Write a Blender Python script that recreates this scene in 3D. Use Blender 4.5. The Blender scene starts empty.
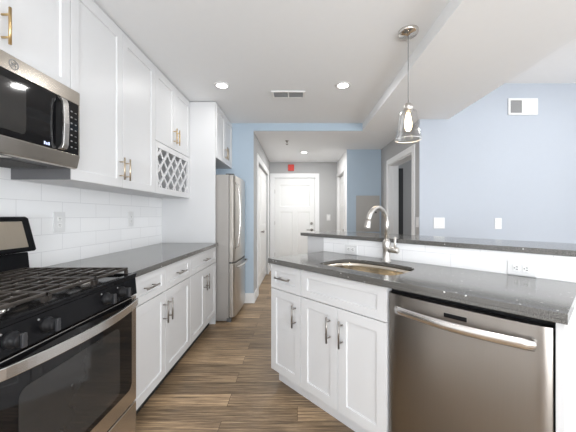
import bpy, bmesh, math, random
from mathutils import Vector, Matrix
random.seed(7)
PI = math.pi
S = bpy.context.scene
C = S.collection

# ------------------------------------------------------------ camera, light, exposure
F_PX, X0, Y0, CAM_H = 284.4, 297.4, 215.3, 1.223
cam_data = bpy.data.cameras.new('camera')
cam_data.sensor_fit = 'HORIZONTAL'; cam_data.sensor_width = 36.0
cam_data.lens = F_PX / 576 * 36.0
cam_data.shift_x = (288 - X0) / 576
cam_data.shift_y = (Y0 - 216) / 576
cam_data.clip_start = 0.02
cam = bpy.data.objects.new('camera', cam_data); C.objects.link(cam)
cam.location = (0, 0, CAM_H); cam.rotation_euler = (PI / 2, 0, 0)
S.camera = cam

vs = S.view_settings
vs.view_transform = 'Standard'; vs.look = 'None'; vs.gamma = 1.0; vs.use_curve_mapping = False
vs.exposure = -0.44

W = bpy.data.worlds.new('world'); S.world = W; W.use_nodes = True
bgn = W.node_tree.nodes['Background']
bgn.inputs[0].default_value = (0.80, 0.90, 1.0, 1); bgn.inputs[1].default_value = 1.5

def area_light(name, loc, direction, sx, sy, power, color=(1, 1, 1), shape='RECTANGLE'):
    d = bpy.data.lights.new(name, 'AREA'); d.shape = shape; d.size = sx
    if shape == 'RECTANGLE': d.size_y = sy
    d.energy = power; d.color = color
    o = bpy.data.objects.new(name, d); C.objects.link(o); o.location = loc
    o.rotation_euler = Vector(direction).to_track_quat('-Z', 'Y').to_euler()
    return o
# added daylight lamps at unseen windows behind the camera and in the living room's side wall
area_light('window_daylight', (3.2, -2.52, 1.75), (0, 1, -0.05), 2.4, 1.7, 5, (0.95, 0.98, 1.0))
area_light('window_daylight', (0.65, -2.52, 1.55), (0, 1, 0.0), 2.2, 1.5, 60, (0.96, 0.98, 1.0))
area_light('window_daylight', (4.54, -0.2, 1.60), (-1, 0, 0.0), 3.0, 1.7, 70, (0.95, 0.98, 1.0))
# added up-tilted fill lamps that brighten the ceilings
area_light('window_ground_light', (3.45, -2.45, 0.95), (0, 1, 1.1), 1.8, 0.9, 150, (0.90, 0.95, 1.0))
area_light('window_ground_light', (0.25, -2.45, 0.95), (0, 1, 1.1), 1.4, 0.9, 114, (0.90, 0.95, 1.0))
area_light('far_room_daylight', (3.8, 4.3, 1.6), (-1, 0.1, 0), 1.2, 1.4, 22, (0.95, 0.98, 1.0))  # added bare lamp that brightens the room behind the doorway, no window there
DOWNLIGHT_W = 3.5

# ------------------------------------------------------------ materials
MATS = {}
def new_mat(name):
    m = bpy.data.materials.new(name); m.use_nodes = True
    nt = m.node_tree; b = nt.nodes['Principled BSDF']
    return m, nt, b
def simple(name, col, rough=0.5, metal=0.0, spec=0.5, vary=0.03, scale=18.0, bump=0.0, coat=0.0):
    m, nt, b = new_mat(name)
    tc = nt.nodes.new('ShaderNodeTexCoord'); n = nt.nodes.new('ShaderNodeTexNoise')
    n.inputs['Scale'].default_value = scale; n.inputs['Detail'].default_value = 3
    nt.links.new(tc.outputs['Object'], n.inputs['Vector'])
    r = nt.nodes.new('ShaderNodeMix'); r.data_type = 'RGBA'
    r.inputs[6].default_value = (*[c * (1 - vary) for c in col], 1)
    r.inputs[7].default_value = (*[min(1, c * (1 + vary)) for c in col], 1)
    nt.links.new(n.outputs['Fac'], r.inputs[0]); nt.links.new(r.outputs[2], b.inputs['Base Color'])
    b.inputs['Roughness'].default_value = rough; b.inputs['Metallic'].default_value = metal
    b.inputs['Specular IOR Level'].default_value = spec
    b.inputs['Coat Weight'].default_value = coat
    if bump:
        bp = nt.nodes.new('ShaderNodeBump'); bp.inputs['Strength'].default_value = bump; bp.inputs['Distance'].default_value = 0.002
        nt.links.new(n.outputs['Fac'], bp.inputs['Height']); nt.links.new(bp.outputs['Normal'], b.inputs['Normal'])
    MATS[name] = m; return m
def brushed(name, col, rough=0.28, stretch=(1, 1, 60), vary=0.06, aniso=0.0, arot=0.0):
    m, nt, b = new_mat(name)
    tc = nt.nodes.new('ShaderNodeTexCoord'); mp = nt.nodes.new('ShaderNodeMapping')
    mp.inputs['Scale'].default_value = stretch
    n = nt.nodes.new('ShaderNodeTexNoise'); n.inputs['Scale'].default_value = 6; n.inputs['Detail'].default_value = 4
    nt.links.new(tc.outputs['Object'], mp.inputs['Vector']); nt.links.new(mp.outputs['Vector'], n.inputs['Vector'])
    mr = nt.nodes.new('ShaderNodeMapRange'); mr.inputs[3].default_value = rough * 0.94; mr.inputs[4].default_value = rough * 1.06
    nt.links.new(n.outputs['Fac'], mr.inputs[0]); nt.links.new(mr.outputs[0], b.inputs['Roughness'])
    r = nt.nodes.new('ShaderNodeMix'); r.data_type = 'RGBA'
    r.inputs[6].default_value = (*[c * (1 - vary) for c in col], 1); r.inputs[7].default_value = (*[min(1, c * (1 + vary)) for c in col], 1)
    nt.links.new(n.outputs['Fac'], r.inputs[0]); nt.links.new(r.outputs[2], b.inputs['Base Color'])
    b.inputs['Metallic'].default_value = 1.0
    if aniso:
        tg = nt.nodes.new('ShaderNodeTangent'); tg.direction_type = 'RADIAL'; tg.axis = 'Z'
        nt.links.new(tg.outputs[0], b.inputs['Tangent'])
        b.inputs['Anisotropic'].default_value = aniso; b.inputs['Anisotropic Rotation'].default_value = arot
    MATS[name] = m; return m
def emission(name, col, strength):
    m, nt, b = new_mat(name)
    b.inputs['Base Color'].default_value = (0.8, 0.8, 0.8, 1)
    b.inputs['Emission Color'].default_value = (*col, 1); b.inputs['Emission Strength'].default_value = strength
    MATS[name] = m; return m
def tile_mat(name, axis, col, mortar, bw=0.305, rh=0.1016, off=(0, 0)):
    m, nt, b = new_mat(name)
    tc = nt.nodes.new('ShaderNodeTexCoord'); sp = nt.nodes.new('ShaderNodeSeparateXYZ'); cb = nt.nodes.new('ShaderNodeCombineXYZ')
    nt.links.new(tc.outputs['Object'], sp.inputs[0])
    nt.links.new(sp.outputs[axis], cb.inputs[0]); nt.links.new(sp.outputs[2], cb.inputs[1])
    mp = nt.nodes.new('ShaderNodeMapping'); mp.inputs['Location'].default_value = (off[0], off[1], 0)
    nt.links.new(cb.outputs[0], mp.inputs['Vector'])
    br = nt.nodes.new('ShaderNodeTexBrick'); br.offset = 0.5
    for k, v in (('Scale', 1.0), ('Mortar Size', 0.0016), ('Mortar Smooth', 0.3), ('Brick Width', bw), ('Row Height', rh), ('Bias', 0.0)):
        br.inputs[k].default_value = v
    br.inputs['Color1'].default_value = (*col, 1); br.inputs['Color2'].default_value = (*[c * 0.97 for c in col], 1)
    br.inputs['Mortar'].default_value = (*mortar, 1)
    nt.links.new(mp.outputs[0], br.inputs['Vector']); nt.links.new(br.outputs['Color'], b.inputs['Base Color'])
    bp = nt.nodes.new('ShaderNodeBump'); bp.inputs['Strength'].default_value = 0.4; bp.inputs['Distance'].default_value = 0.0015; bp.invert = True
    nt.links.new(br.outputs['Fac'], bp.inputs['Height']); nt.links.new(bp.outputs['Normal'], b.inputs['Normal'])
    b.inputs['Roughness'].default_value = 0.22
    MATS[name] = m; return m

simple('cabinet_white', (0.66, 0.66, 0.665), 0.40, vary=0.008, scale=4)
simple('trim_white', (0.80, 0.80, 0.80), 0.38, vary=0.01)
simple('door_white', (0.78, 0.78, 0.77), 0.42, vary=0.01)
simple('ceiling_paint', (0.87, 0.88, 0.89), 0.9, vary=0.01, spec=0.2)
simple('pale_blue_paint', (0.455, 0.490, 0.545), 0.75, vary=0.015, spec=0.3)  # the hall's blue paint, paled to stand for bright daylight on it
simple('blue_paint', (0.435, 0.525, 0.612), 0.75, vary=0.015, spec=0.3)
simple('grey_light', (0.60, 0.60, 0.605), 0.7, vary=0.015, spec=0.3)
simple('grey_paint', (0.45, 0.45, 0.45), 0.8, vary=0.015, spec=0.3)
simple('white_paint', (0.90, 0.90, 0.90), 0.8, vary=0.01, spec=0.3)
simple('toe_dark', (0.03, 0.03, 0.03), 0.6)  # toe kick colour darkened for the shade under the left cabinets
simple('toe_white', (0.70, 0.70, 0.71), 0.5, vary=0.02)
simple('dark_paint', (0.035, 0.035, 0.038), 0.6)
simple('black_enamel', (0.009, 0.009, 0.010), 0.12, vary=0.1, spec=0.1)
simple('black_glass', (0.006, 0.006, 0.007), 0.04, vary=0.1, spec=0.4)
simple('oven_window', (0.028, 0.027, 0.026), 0.06, vary=0.1)
simple('black_plastic', (0.010, 0.010, 0.011), 0.38, vary=0.1, spec=0.15)
simple('knob_grey', (0.028, 0.028, 0.031), 0.35, vary=0.1)
simple('cast_iron', (0.030, 0.024, 0.020), 0.35, vary=0.25, scale=60, bump=0.3)
simple('gasket_grey', (0.09, 0.09, 0.09), 0.6)
simple('plastic_white', (0.82, 0.82, 0.81), 0.35, vary=0.01)
simple('plate_white', (0.74, 0.74, 0.74), 0.35, vary=0.01)
simple('slot_dark', (0.05, 0.05, 0.05), 0.6)
simple('vent_grey', (0.30, 0.30, 0.30), 0.6)
simple('alarm_red', (0.60, 0.035, 0.02), 0.45)
simple('panel_grey', (0.40, 0.385, 0.365), 0.55, vary=0.02)
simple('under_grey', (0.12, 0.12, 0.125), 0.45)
simple('fridge_side', (0.36, 0.34, 0.32), 0.42, metal=0.35, vary=0.03, scale=40)
simple('cabinet_side_grey', (0.50, 0.50, 0.50), 0.5)
simple('brass', (0.62, 0.44, 0.22), 0.28, metal=1.0, vary=0.05)
simple('champagne', (0.58, 0.48, 0.36), 0.28, metal=1.0, vary=0.05)
simple('nickel', (0.30, 0.28, 0.26), 0.30, metal=1.0, vary=0.05)
simple('faucet_nickel', (0.60, 0.575, 0.545), 0.30, metal=1.0, vary=0.03)
simple('handle_steel', (0.64, 0.62, 0.60), 0.27, metal=1.0, vary=0.03)
simple('chrome', (0.75, 0.72, 0.68), 0.12, metal=1.0, vary=0.03)
simple('legend_grey', (0.24, 0.24, 0.24), 0.5)
simple('cord_grey', (0.20, 0.20, 0.20), 0.5)
brushed('steel', (0.60, 0.55, 0.49), 0.20, (1, 30, 30), 0.03)
brushed('steel_vertical', (0.28, 0.256, 0.233), 0.30, (60, 60, 1), 0.04, 0.85, 0.25)
brushed('steel_fridge', (0.56, 0.53, 0.49), 0.34, (60, 60, 1), 0.04, 0.8, 0.25)
brushed('steel_range', (0.56, 0.52, 0.48), 0.26, (1, 30, 30), 0.03)
brushed('steel_sink', (0.70, 0.64, 0.55), 0.20, (30, 30, 1), 0.03)
brushed('display_steel', (0.50, 0.44, 0.36), 0.30, (60, 1, 1))
emission('lamp_glow', (1.0, 0.97, 0.92), 14.0)
emission('bulb_glow', (1.0, 0.74, 0.42), 22.0)
emission('clock_blue', (0.06, 0.25, 1.0), 0.8)
tile_mat('tile_left', 1, (0.90, 0.90, 0.905), (0.70, 0.70, 0.71), off=(0.14, 0.012))
tile_mat('tile_island', 0, (0.90, 0.90, 0.905), (0.70, 0.70, 0.71), bw=0.305, rh=0.0762, off=(0.05, 0.0))

def quartz():
    m, nt, b = new_mat('quartz')
    tc = nt.nodes.new('ShaderNodeTexCoord')
    v = nt.nodes.new('ShaderNodeTexNoise'); v.inputs['Scale'].default_value = 320; v.inputs['Detail'].default_value = 2
    nt.links.new(tc.outputs['Object'], v.inputs['Vector'])
    cr = nt.nodes.new('ShaderNodeValToRGB')
    cr.color_ramp.elements[0].position = 0.36; cr.color_ramp.elements[0].color = (0.048, 0.046, 0.044, 1)
    cr.color_ramp.elements[1].position = 0.66; cr.color_ramp.elements[1].color = (0.185, 0.178, 0.166, 1)
    nt.links.new(v.outputs['Fac'], cr.inputs[0])
    vo = nt.nodes.new('ShaderNodeTexVoronoi'); vo.inputs['Scale'].default_value = 26; vo.inputs['Randomness'].default_value = 1.0
    nt.links.new(tc.outputs['Object'], vo.inputs['Vector'])
    lt = nt.nodes.new('ShaderNodeMath'); lt.operation = 'LESS_THAN'; lt.inputs[1].default_value = 0.10
    nt.links.new(vo.outputs['Distance'], lt.inputs[0])
    mx = nt.nodes.new('ShaderNodeMix'); mx.data_type = 'RGBA'; mx.inputs[7].default_value = (0.55, 0.55, 0.54, 1)
    nt.links.new(lt.outputs[0], mx.inputs[0]); nt.links.new(cr.outputs[0], mx.inputs[6])
    nt.links.new(mx.outputs[2], b.inputs['Base Color'])
    b.inputs['Roughness'].default_value = 0.14; b.inputs['Specular IOR Level'].default_value = 0.75
    MATS['quartz'] = m
quartz()
def wood_floor():
    m, nt, b = new_mat('wood_floor')
    tc = nt.nodes.new('ShaderNodeTexCoord')
    br = nt.nodes.new('ShaderNodeTexBrick'); br.offset = 0.37; br.offset_frequency = 2
    for k, v in (('Scale', 1.0), ('Mortar Size', 0.0012), ('Mortar Smooth', 0.1), ('Brick Width', 1.22), ('Row Height', 0.13), ('Bias', 0.0)):
        br.inputs[k].default_value = v
    br.inputs['Color1'].default_value = (0, 0, 0, 1); br.inputs['Color2'].default_value = (1, 1, 1, 1); br.inputs['Mortar'].default_value = (0.1, 0.1, 0.1, 1)
    nt.links.new(tc.outputs['Object'], br.inputs['Vector'])
    mp = nt.nodes.new('ShaderNodeMapping'); mp.inputs['Scale'].default_value = (2.2, 55, 1)
    nt.links.new(tc.outputs['Object'], mp.inputs['Vector'])
    # shift the grain from plank to plank
    ad = nt.nodes.new('ShaderNodeVectorMath'); ad.operation = 'MULTIPLY_ADD'; ad.inputs[1].default_value = (7, 3, 0)
    nt.links.new(br.outputs['Color'], ad.inputs[0]); nt.links.new(mp.outputs[0], ad.inputs[2])
    n = nt.nodes.new('ShaderNodeTexNoise'); n.inputs['Scale'].default_value = 1.5; n.inputs['Detail'].default_value = 8; n.inputs['Roughness'].default_value = 0.68
    nt.links.new(ad.outputs[0], n.inputs['Vector'])
    cr = nt.nodes.new('ShaderNodeValToRGB'); e = cr.color_ramp.elements
    e[0].position = 0.33; e[0].color = (0.085, 0.057, 0.036, 1)
    e[1].position = 0.68; e[1].color = (0.56, 0.40, 0.24, 1)
    k = e.new(0.50); k.color = (0.275, 0.187, 0.110, 1)
    nt.links.new(n.outputs['Fac'], cr.inputs[0])
    mr = nt.nodes.new('ShaderNodeMapRange'); mr.inputs[3].default_value = 0.66; mr.inputs[4].default_value = 1.40
    nt.links.new(br.outputs['Color'], mr.inputs[0])
    mu = nt.nodes.new('ShaderNodeMix'); mu.data_type = 'RGBA'; mu.blend_type = 'MULTIPLY'; mu.inputs[0].default_value = 1
    nt.links.new(cr.outputs[0], mu.inputs[6]); nt.links.new(mr.outputs[0], mu.inputs[7])
    dk = nt.nodes.new('ShaderNodeMix'); dk.data_type = 'RGBA'; dk.inputs[7].default_value = (0.05, 0.03, 0.02, 1)
    nt.links.new(br.outputs['Fac'], dk.inputs[0]); nt.links.new(mu.outputs[2], dk.inputs[6])
    nt.links.new(dk.outputs[2], b.inputs['Base Color'])
    bp = nt.nodes.new('ShaderNodeBump'); bp.inputs['Strength'].default_value = 0.15; bp.inputs['Distance'].default_value = 0.002
    nt.links.new(n.outputs['Fac'], bp.inputs['Height']); nt.links.new(bp.outputs['Normal'], b.inputs['Normal'])
    b.inputs['Roughness'].default_value = 0.42
    MATS['wood_floor'] = m
wood_floor()
simple('glass_edge', (0.86, 0.86, 0.86), 0.15, vary=0.01)  # white stands in for bright reflections along the shade's glass rim
def clear_glass():
    m, nt, b = new_mat('clear_glass'); out = nt.nodes['Material Output']; nt.nodes.remove(b)
    t = nt.nodes.new('ShaderNodeBsdfTransparent'); g = nt.nodes.new('ShaderNodeBsdfGlossy'); g.inputs['Roughness'].default_value = 0.03
    t.inputs[0].default_value = (0.99, 0.99, 0.99, 1)
    lw = nt.nodes.new('ShaderNodeLayerWeight'); lw.inputs[0].default_value = 0.12
    mx = nt.nodes.new('ShaderNodeMixShader'); ml = nt.nodes.new('ShaderNodeMath'); ml.operation = 'MULTIPLY'; ml.inputs[1].default_value = 0.8
    nt.links.new(lw.outputs['Facing'], ml.inputs[0]); nt.links.new(ml.outputs[0], mx.inputs[0]); nt.links.new(t.outputs[0], mx.inputs[1]); nt.links.new(g.outputs[0], mx.inputs[2])
    nt.links.new(mx.outputs[0], out.inputs[0]); MATS['clear_glass'] = m
clear_glass()

# ------------------------------------------------------------ geometry helpers
def box(bm, x0, x1, y0, y1, z0, z1, bev=0.0, seg=2, mi=0):
    r = bmesh.ops.create_cube(bm, size=1.0)
    vs_ = r['verts']
    bmesh.ops.scale(bm, vec=(abs(x1 - x0), abs(y1 - y0), abs(z1 - z0)), verts=vs_)
    bmesh.ops.translate(bm, vec=((x0 + x1) / 2, (y0 + y1) / 2, (z0 + z1) / 2), verts=vs_)
    fs = set(f for v in vs_ for f in v.link_faces)
    for f in fs: f.material_index = mi
    if bev:
        es = list(set(e for v in vs_ for e in v.link_edges))
        bmesh.ops.bevel(bm, geom=es, offset=bev, segments=seg, affect='EDGES', profile=0.5)
    return vs_
def tube(bm, pts, rad, seg=12, cap=True, flat=None):
    pts = [Vector(p) for p in pts]; n = len(pts)
    rads = rad if isinstance(rad, (list, tuple)) else [rad] * n
    tang = []
    for i in range(n):
        a = pts[max(i - 1, 0)]; b = pts[min(i + 1, n - 1)]; tang.append((b - a).normalized())
    up = Vector((0, 0, 1)) if abs(tang[0].z) < 0.9 else Vector((1, 0, 0))
    nrm = (up - tang[0] * up.dot(tang[0])).normalized(); rings = []
    for i in range(n):
        if i:
            nrm = (nrm - tang[i] * nrm.dot(tang[i])).normalized()
        bi = tang[i].cross(nrm)
        fa = flat if flat else (1, 1)
        ring = [bm.verts.new(pts[i] + (nrm * math.cos(2 * PI * k / seg) * fa[0] + bi * math.sin(2 * PI * k / seg) * fa[1]) * rads[i]) for k in range(seg)]
        rings.append(ring)
    for a, b in zip(rings, rings[1:]):
        for k in range(seg):
            f = bm.faces.new((a[k], a[(k + 1) % seg], b[(k + 1) % seg], b[k])); f.smooth = True
    if cap:
        bm.faces.new(rings[0][::-1]); bm.faces.new(rings[-1])
def lathe(bm, prof, center=(0, 0, 0), seg=24, axis='Z', close=False):
    c = Vector(center); rings = []
    def P(r, h, k):
        a = 2 * PI * k / seg; u, v = r * math.cos(a), r * math.sin(a)
        if axis == 'Z': return c + Vector((u, v, h))
        if axis == 'Y': return c + Vector((u, h, v))
        return c + Vector((h, u, v))
    for r, h in prof:
        if r < 1e-6: rings.append([bm.verts.new(P(0, h, 0))])
        else: rings.append([bm.verts.new(P(r, h, k)) for k in range(seg)])
    for a, b in zip(rings, rings[1:]):
        for k in range(seg):
            k2 = (k + 1) % seg
            if len(a) == 1 and len(b) == 1: continue
            if len(a) == 1: f = bm.faces.new((a[0], b[k2], b[k]))
            elif len(b) == 1: f = bm.faces.new((a[k], a[k2], b[0]))
            else: f = bm.faces.new((a[k], a[k2], b[k2], b[k]))
            f.smooth = True
def prism(bm, poly, z0, z1):
    a = [bm.verts.new((x, y, z0)) for x, y in poly]; b = [bm.verts.new((x, y, z1)) for x, y in poly]
    n = len(poly)
    for k in range(n): bm.faces.new((a[k], a[(k + 1) % n], b[(k + 1) % n], b[k]))
    bm.faces.new(a[::-1]); bm.faces.new(b)
def prism_x(bm, poly, x0, x1):          # polygon in (y, z), extruded along x
    a = [bm.verts.new((x0, y, z)) for y, z in poly]; b = [bm.verts.new((x1, y, z)) for y, z in poly]
    n = len(poly)
    for k in range(n): bm.faces.new((a[k], a[(k + 1) % n], b[(k + 1) % n], b[k]))
    bm.faces.new(a[::-1]); bm.faces.new(b)
def slab_front(bm, x0, x1, z0, z1, yf, t, recesses=(), depth=0.009, slope=0.006):
    """A slab whose front face at y=yf looks along -y, with recessed panels (x0,x1,z0,z1)."""
    xs = sorted({x0, x1, *[r[0] for r in recesses], *[r[1] for r in recesses]})
    zs = sorted({z0, z1, *[r[2] for r in recesses], *[r[3] for r in recesses]})
    def inside(cx, cz): return any(r[0] < cx < r[1] and r[2] < cz < r[3] for r in recesses)
    V = {}
    def v(x, y, z):
        k = (round(x, 5), round(y, 5), round(z, 5))
        if k not in V: V[k] = bm.verts.new(k)
        return V[k]
    for i in range(len(xs) - 1):
        for j in range(len(zs) - 1):
            a, b, c, d = xs[i], xs[i + 1], zs[j], zs[j + 1]
            if not inside((a + b) / 2, (c + d) / 2):
                bm.faces.new((v(a, yf, c), v(b, yf, c), v(b, yf, d), v(a, yf, d)))
    for (a, b, c, d) in recesses:
        o = [(a, c), (b, c), (b, d), (a, d)]; q = [(a + slope, c + slope), (b - slope, c + slope), (b - slope, d - slope), (a + slope, d - slope)]
        for k in range(4):
            k2 = (k + 1) % 4
            bm.faces.new((v(o[k][0], yf, o[k][1]), v(o[k2][0], yf, o[k2][1]), v(q[k2][0], yf + depth, q[k2][1]), v(q[k][0], yf + depth, q[k][1])))
        bm.faces.new([v(p[0], yf + depth, p[1]) for p in q])
    yb = yf + t
    for i in range(len(xs) - 1):
        a, b = xs[i], xs[i + 1]
        bm.faces.new((v(a, yf, z0), v(a, yb, z0), v(b, yb, z0), v(b, yf, z0)))
        bm.faces.new((v(a, yf, z1), v(b, yf, z1), v(b, yb, z1), v(a, yb, z1)))
    for j in range(len(zs) - 1):
        c, d = zs[j], zs[j + 1]
        bm.faces.new((v(x0, yf, c), v(x0, yf, d), v(x0, yb, d), v(x0, yb, c)))
        bm.faces.new((v(x1, yf, c), v(x1, yb, c), v(x1, yb, d), v(x1, yf, d)))
    bm.faces.new([v(x, yb, z0) for x in xs] + [v(x1, yb, z) for z in zs[1:]] + [v(x, yb, z1) for x in xs[::-1][1:]] + [v(x0, yb, z) for z in zs[::-1][1:-1]])

def obj(name, bm, mats, parent=None, smooth=False, bevel=0.0):
    bmesh.ops.recalc_face_normals(bm, faces=bm.faces[:])
    me = bpy.data.meshes.new(name); bm.to_mesh(me); bm.free()
    if isinstance(mats, str): mats = [mats]
    for m in mats: me.materials.append(MATS[m])
    o = bpy.data.objects.new(name, me); C.objects.link(o)
    if parent is not None: o.parent = parent
    if smooth:
        for p in me.polygons: p.use_smooth = True
    if bevel:
        md = o.modifiers.new('edge', 'BEVEL'); md.width = bevel; md.segments = 2; md.limit_method = 'ANGLE'; md.angle_limit = math.radians(40)
    return o
def B(): return bmesh.new()
def bx(name, dims, mat, parent=None, bev=0.0):
    bm = B(); box(bm, *dims, bev=bev); return obj(name, bm, mat, parent)
def thing(name, label, cat, loc=(0, 0, 0), rotz=0.0, group=None):
    o = bpy.data.objects.new(name, None); C.objects.link(o); o.empty_display_size = 0.05
    o.location = loc; o.rotation_euler = (0, 0, rotz); o['label'] = label; o['category'] = cat
    if group: o['group'] = group
    return o
def tag(o, label, cat, group=None):
    o['label'] = label; o['category'] = cat
    if group: o['group'] = group
    return o
def struct(o): o['kind'] = 'structure'; return o
def copy_tree(o, parent=None):
    c = o.copy(); C.objects.link(c)
    if parent is not None: c.parent = parent
    for ch in [q for q in C.objects if q.parent == o]: copy_tree(ch, c)
    return c

# ------------------------------------------------------------ the setting
ZC, ZS, ZHI = 2.505, 2.402, 2.845          # kitchen ceiling, dropped soffit and hall, high ceiling
XW = -1.53                                 # left wall
YB = 3.967                                 # end of the kitchen, start of the hall
YD = 6.313                                 # entry door wall
XHL, XHR = -0.611, 0.885
YP = 5.097; XG = 1.501; YR = 3.494
XST, XSF = 0.908, 1.851
REAR, XR = -2.6, 4.6
def shell(name, boxes, mats):
    bm = B()
    for b in boxes:
        box(bm, *b[:6], mi=(b[6] if len(b) > 6 else 0))
    return struct(obj(name, bm, mats))
def paint(o, rule):
    for p in o.data.polygons: p.material_index = rule(p.normal, p.center)
    return o
shell('floor', [(XW - .12, XR + .12, REAR - .12, YD + .12, -0.1, 0.0)], 'wood_floor')
shell('ceiling', [(XW - .12, XST, REAR - .12, YB, ZC, 3.0)], 'ceiling_paint')
shell('ceiling_soffit', [(XST, XSF, REAR - .12, YR, ZS, 3.0), (XST, XG, YR, YB, ZS, 3.0)], 'ceiling_paint')
shell('ceiling_hall', [(XHL, XG, YB + .012, YD, ZS, 3.0)], 'ceiling_paint')
shell('wall_beam', [(XHL, XST, YB, YB + .012, ZS, ZC)], 'blue_paint')
shell('ceiling_high', [(XSF, XR + .12, REAR - .12, YR, ZHI, 3.0)], 'white_paint')
shell('wall_left', [(XW - .12, XW, REAR - .12, YB, 0, ZC)], 'white_paint')
DL0, DL1, DLZ = 4.36, 5.90, 2.06           # closet opening in the hall's left wall
w = shell('wall_hall_left', [(XW - .12, XHL, YB, DL0, 0, ZC), (XW - .12, XHL, DL1, YD + .12, 0, ZC), (XW - .12, XHL, DL0, DL1, DLZ, ZC), (XW - .12, XHL - .12, DL0, DL1, 0, DLZ)], ['grey_paint', 'blue_paint'])
paint(w, lambda n, c: 1 if n.y < -.5 and c.y < YB + .01 else 0)
ED0, ED1, EDZ = -0.520, 0.400, 2.065       # entry door opening
shell('wall_hall_back', [(XHL, ED0, YD, YD + .12, 0, ZS), (ED1, XHR + .6, YD, YD + .12, 0, ZS), (ED0, ED1, YD, YD + .12, EDZ, ZS), (ED0, ED1, YD + .07, YD + .12, 0, EDZ)], 'grey_paint')
RD0, RD1 = 5.33, 6.22                      # door in the hall's right wall
w = shell('wall_hall_right', [(XHR, XG + .15, YP, RD0, 0, ZS), (XHR, XG, RD1, YD, 0, ZS), (XHR, XG, RD0, RD1, 2.06, ZS), (XHR + .10, XG, RD0, RD1, 0, 2.06)], ['white_paint', 'blue_paint'])
paint(w, lambda n, c: 1 if n.y < -.5 and c.y < YP + .01 else 0)
GD0, GD1, GDZ = 3.70, 4.655, 2.045         # open doorway in the grey wall
shell('wall_doorway', [(XG, XG + .15, YR + .01, GD0, 0, 3.0), (XG, XG + .15, GD1, YP, 0, 3.0), (XG, XG + .15, GD0, GD1, GDZ, 3.0)], 'grey_paint')
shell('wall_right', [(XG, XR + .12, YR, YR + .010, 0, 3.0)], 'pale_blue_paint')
shell('wall_far_room', [(XG + .15, 4.0, 5.10, 5.22, 0, 2.6), (3.9, 4.0, YR + .01, 5.10, 0, 2.6)], 'grey_paint')
shell('ceiling_far_room', [(XG + .15, 4.0, YR + .01, 5.22, 2.6, 2.7)], 'ceiling_paint')
# unseen rear wall and living room side wall; windows added to light the rooms
WIN = [(2.0, 4.4, 0.85, 2.65), (-0.50, 1.80, 0.80, 2.30)]
rear = [(XW, -0.50, REAR - .12, REAR, 0, 3.0), (1.80, 2.0, REAR - .12, REAR, 0, 3.0), (4.4, XR, REAR - .12, REAR, 0, 3.0)]
for a, b, c, d in WIN: rear += [(a, b, REAR - .12, REAR, 0, c), (a, b, REAR - .12, REAR, d, 3.0)]
shell('wall_rear', rear, 'white_paint')
SW = (-1.75, 1.35, 0.75, 2.45)
shell('wall_far_right', [(XR, XR + .12, REAR - .12, SW[0], 0, 3.0), (XR, XR + .12, SW[1], YR, 0, 3.0), (XR, XR + .12, SW[0], SW[1], 0, SW[2]), (XR, XR + .12, SW[0], SW[1], SW[3], 3.0)], 'white_paint')
def window(name, loc, rz, wd, ht):  # added unseen window, there to light the rooms
    r = bpy.data.objects.new(name, None); C.objects.link(r); struct(r); r.location = loc; r.rotation_euler = (0, 0, rz)
    bm = B()
    for q in ((0, wd, 0, .05), (0, wd, ht - .05, ht), (0, .05, .05, ht - .05), (wd - .05, wd, .05, ht - .05), (wd / 2 - .025, wd / 2 + .025, .05, ht - .05)):
        box(bm, q[0], q[1], -.09, -.03, q[2], q[3])
    obj('window_frame', bm, 'trim_white', r)
    bx('pane', (.05, wd - .05, -.063, -.057, .05, ht - .05), 'clear_glass', r)
for i, (a, b, c, d) in enumerate(WIN): window('window_%d' % (i + 1), (a, REAR, c), 0, b - a, d - c)
window('window_3', (XR, SW[0], SW[2]), PI / 2, SW[1] - SW[0], SW[3] - SW[2])  # side window added out of view to brighten the left wall

# doors
def door_root(name, label=None):
    r = bpy.data.objects.new(name, None); C.objects.link(r); return struct(r)
def rot_obj(o, loc, rz): o.location = loc; o.rotation_euler = (0, 0, rz); return o
# entry door, faces -Y
d1 = rot_obj(door_root('door_1'), (ED0, YD, 0), 0); dw = ED1 - ED0
bm = B()
for q in ((-.085, .0, 0, EDZ + .085), (dw, dw + .085, 0, EDZ + .085), (0, dw, EDZ, EDZ + .085)): box(bm, q[0], q[1], -.018, -.001, q[2], q[3])
for q in ((0, .014, 0, EDZ), (dw - .014, dw, 0, EDZ), (.014, dw - .014, EDZ - .014, EDZ)): box(bm, q[0], q[1], -.001, .069, q[2], q[3])
obj('casing', bm, 'trim_white', d1)
bm = B(); a, b = .018, dw - .018
slab_front(bm, a, b, .008, EDZ - .018, .02, .04, [(a + .11, b - .11, 1.42, 1.90), (a + .11, (a + b) / 2 - .05, .22, 1.30), ((a + b) / 2 + .05, b - .11, .22, 1.30)], .010, .012)
leaf = obj('door_leaf', bm, 'door_white', d1)
bm = B(); lathe(bm, [(0, -.028), (.026, -.026), (.030, -.010), (.030, 0)], (b - .065, .019, 1.045), 20, 'Y'); obj('deadbolt', bm, 'nickel', leaf)
bm = B(); lathe(bm, [(0, -.012), (.030, -.010), (.032, 0)], (b - .065, .019, .90), 20, 'Y')
tube(bm, [(b - .065, .01, .90), (b - .065, -.035, .90), (b - .08, -.045, .90), (b - .18, -.045, .90)], .009, 10)
obj('door_handle', bm, 'nickel', leaf)
for z in (.35, 1.05, 1.75):
    bm = B(); tube(bm, [(.014, .014, z - .045), (.014, .014, z + .045)], .007, 8); obj('hinge', bm, 'nickel', leaf)
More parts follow.
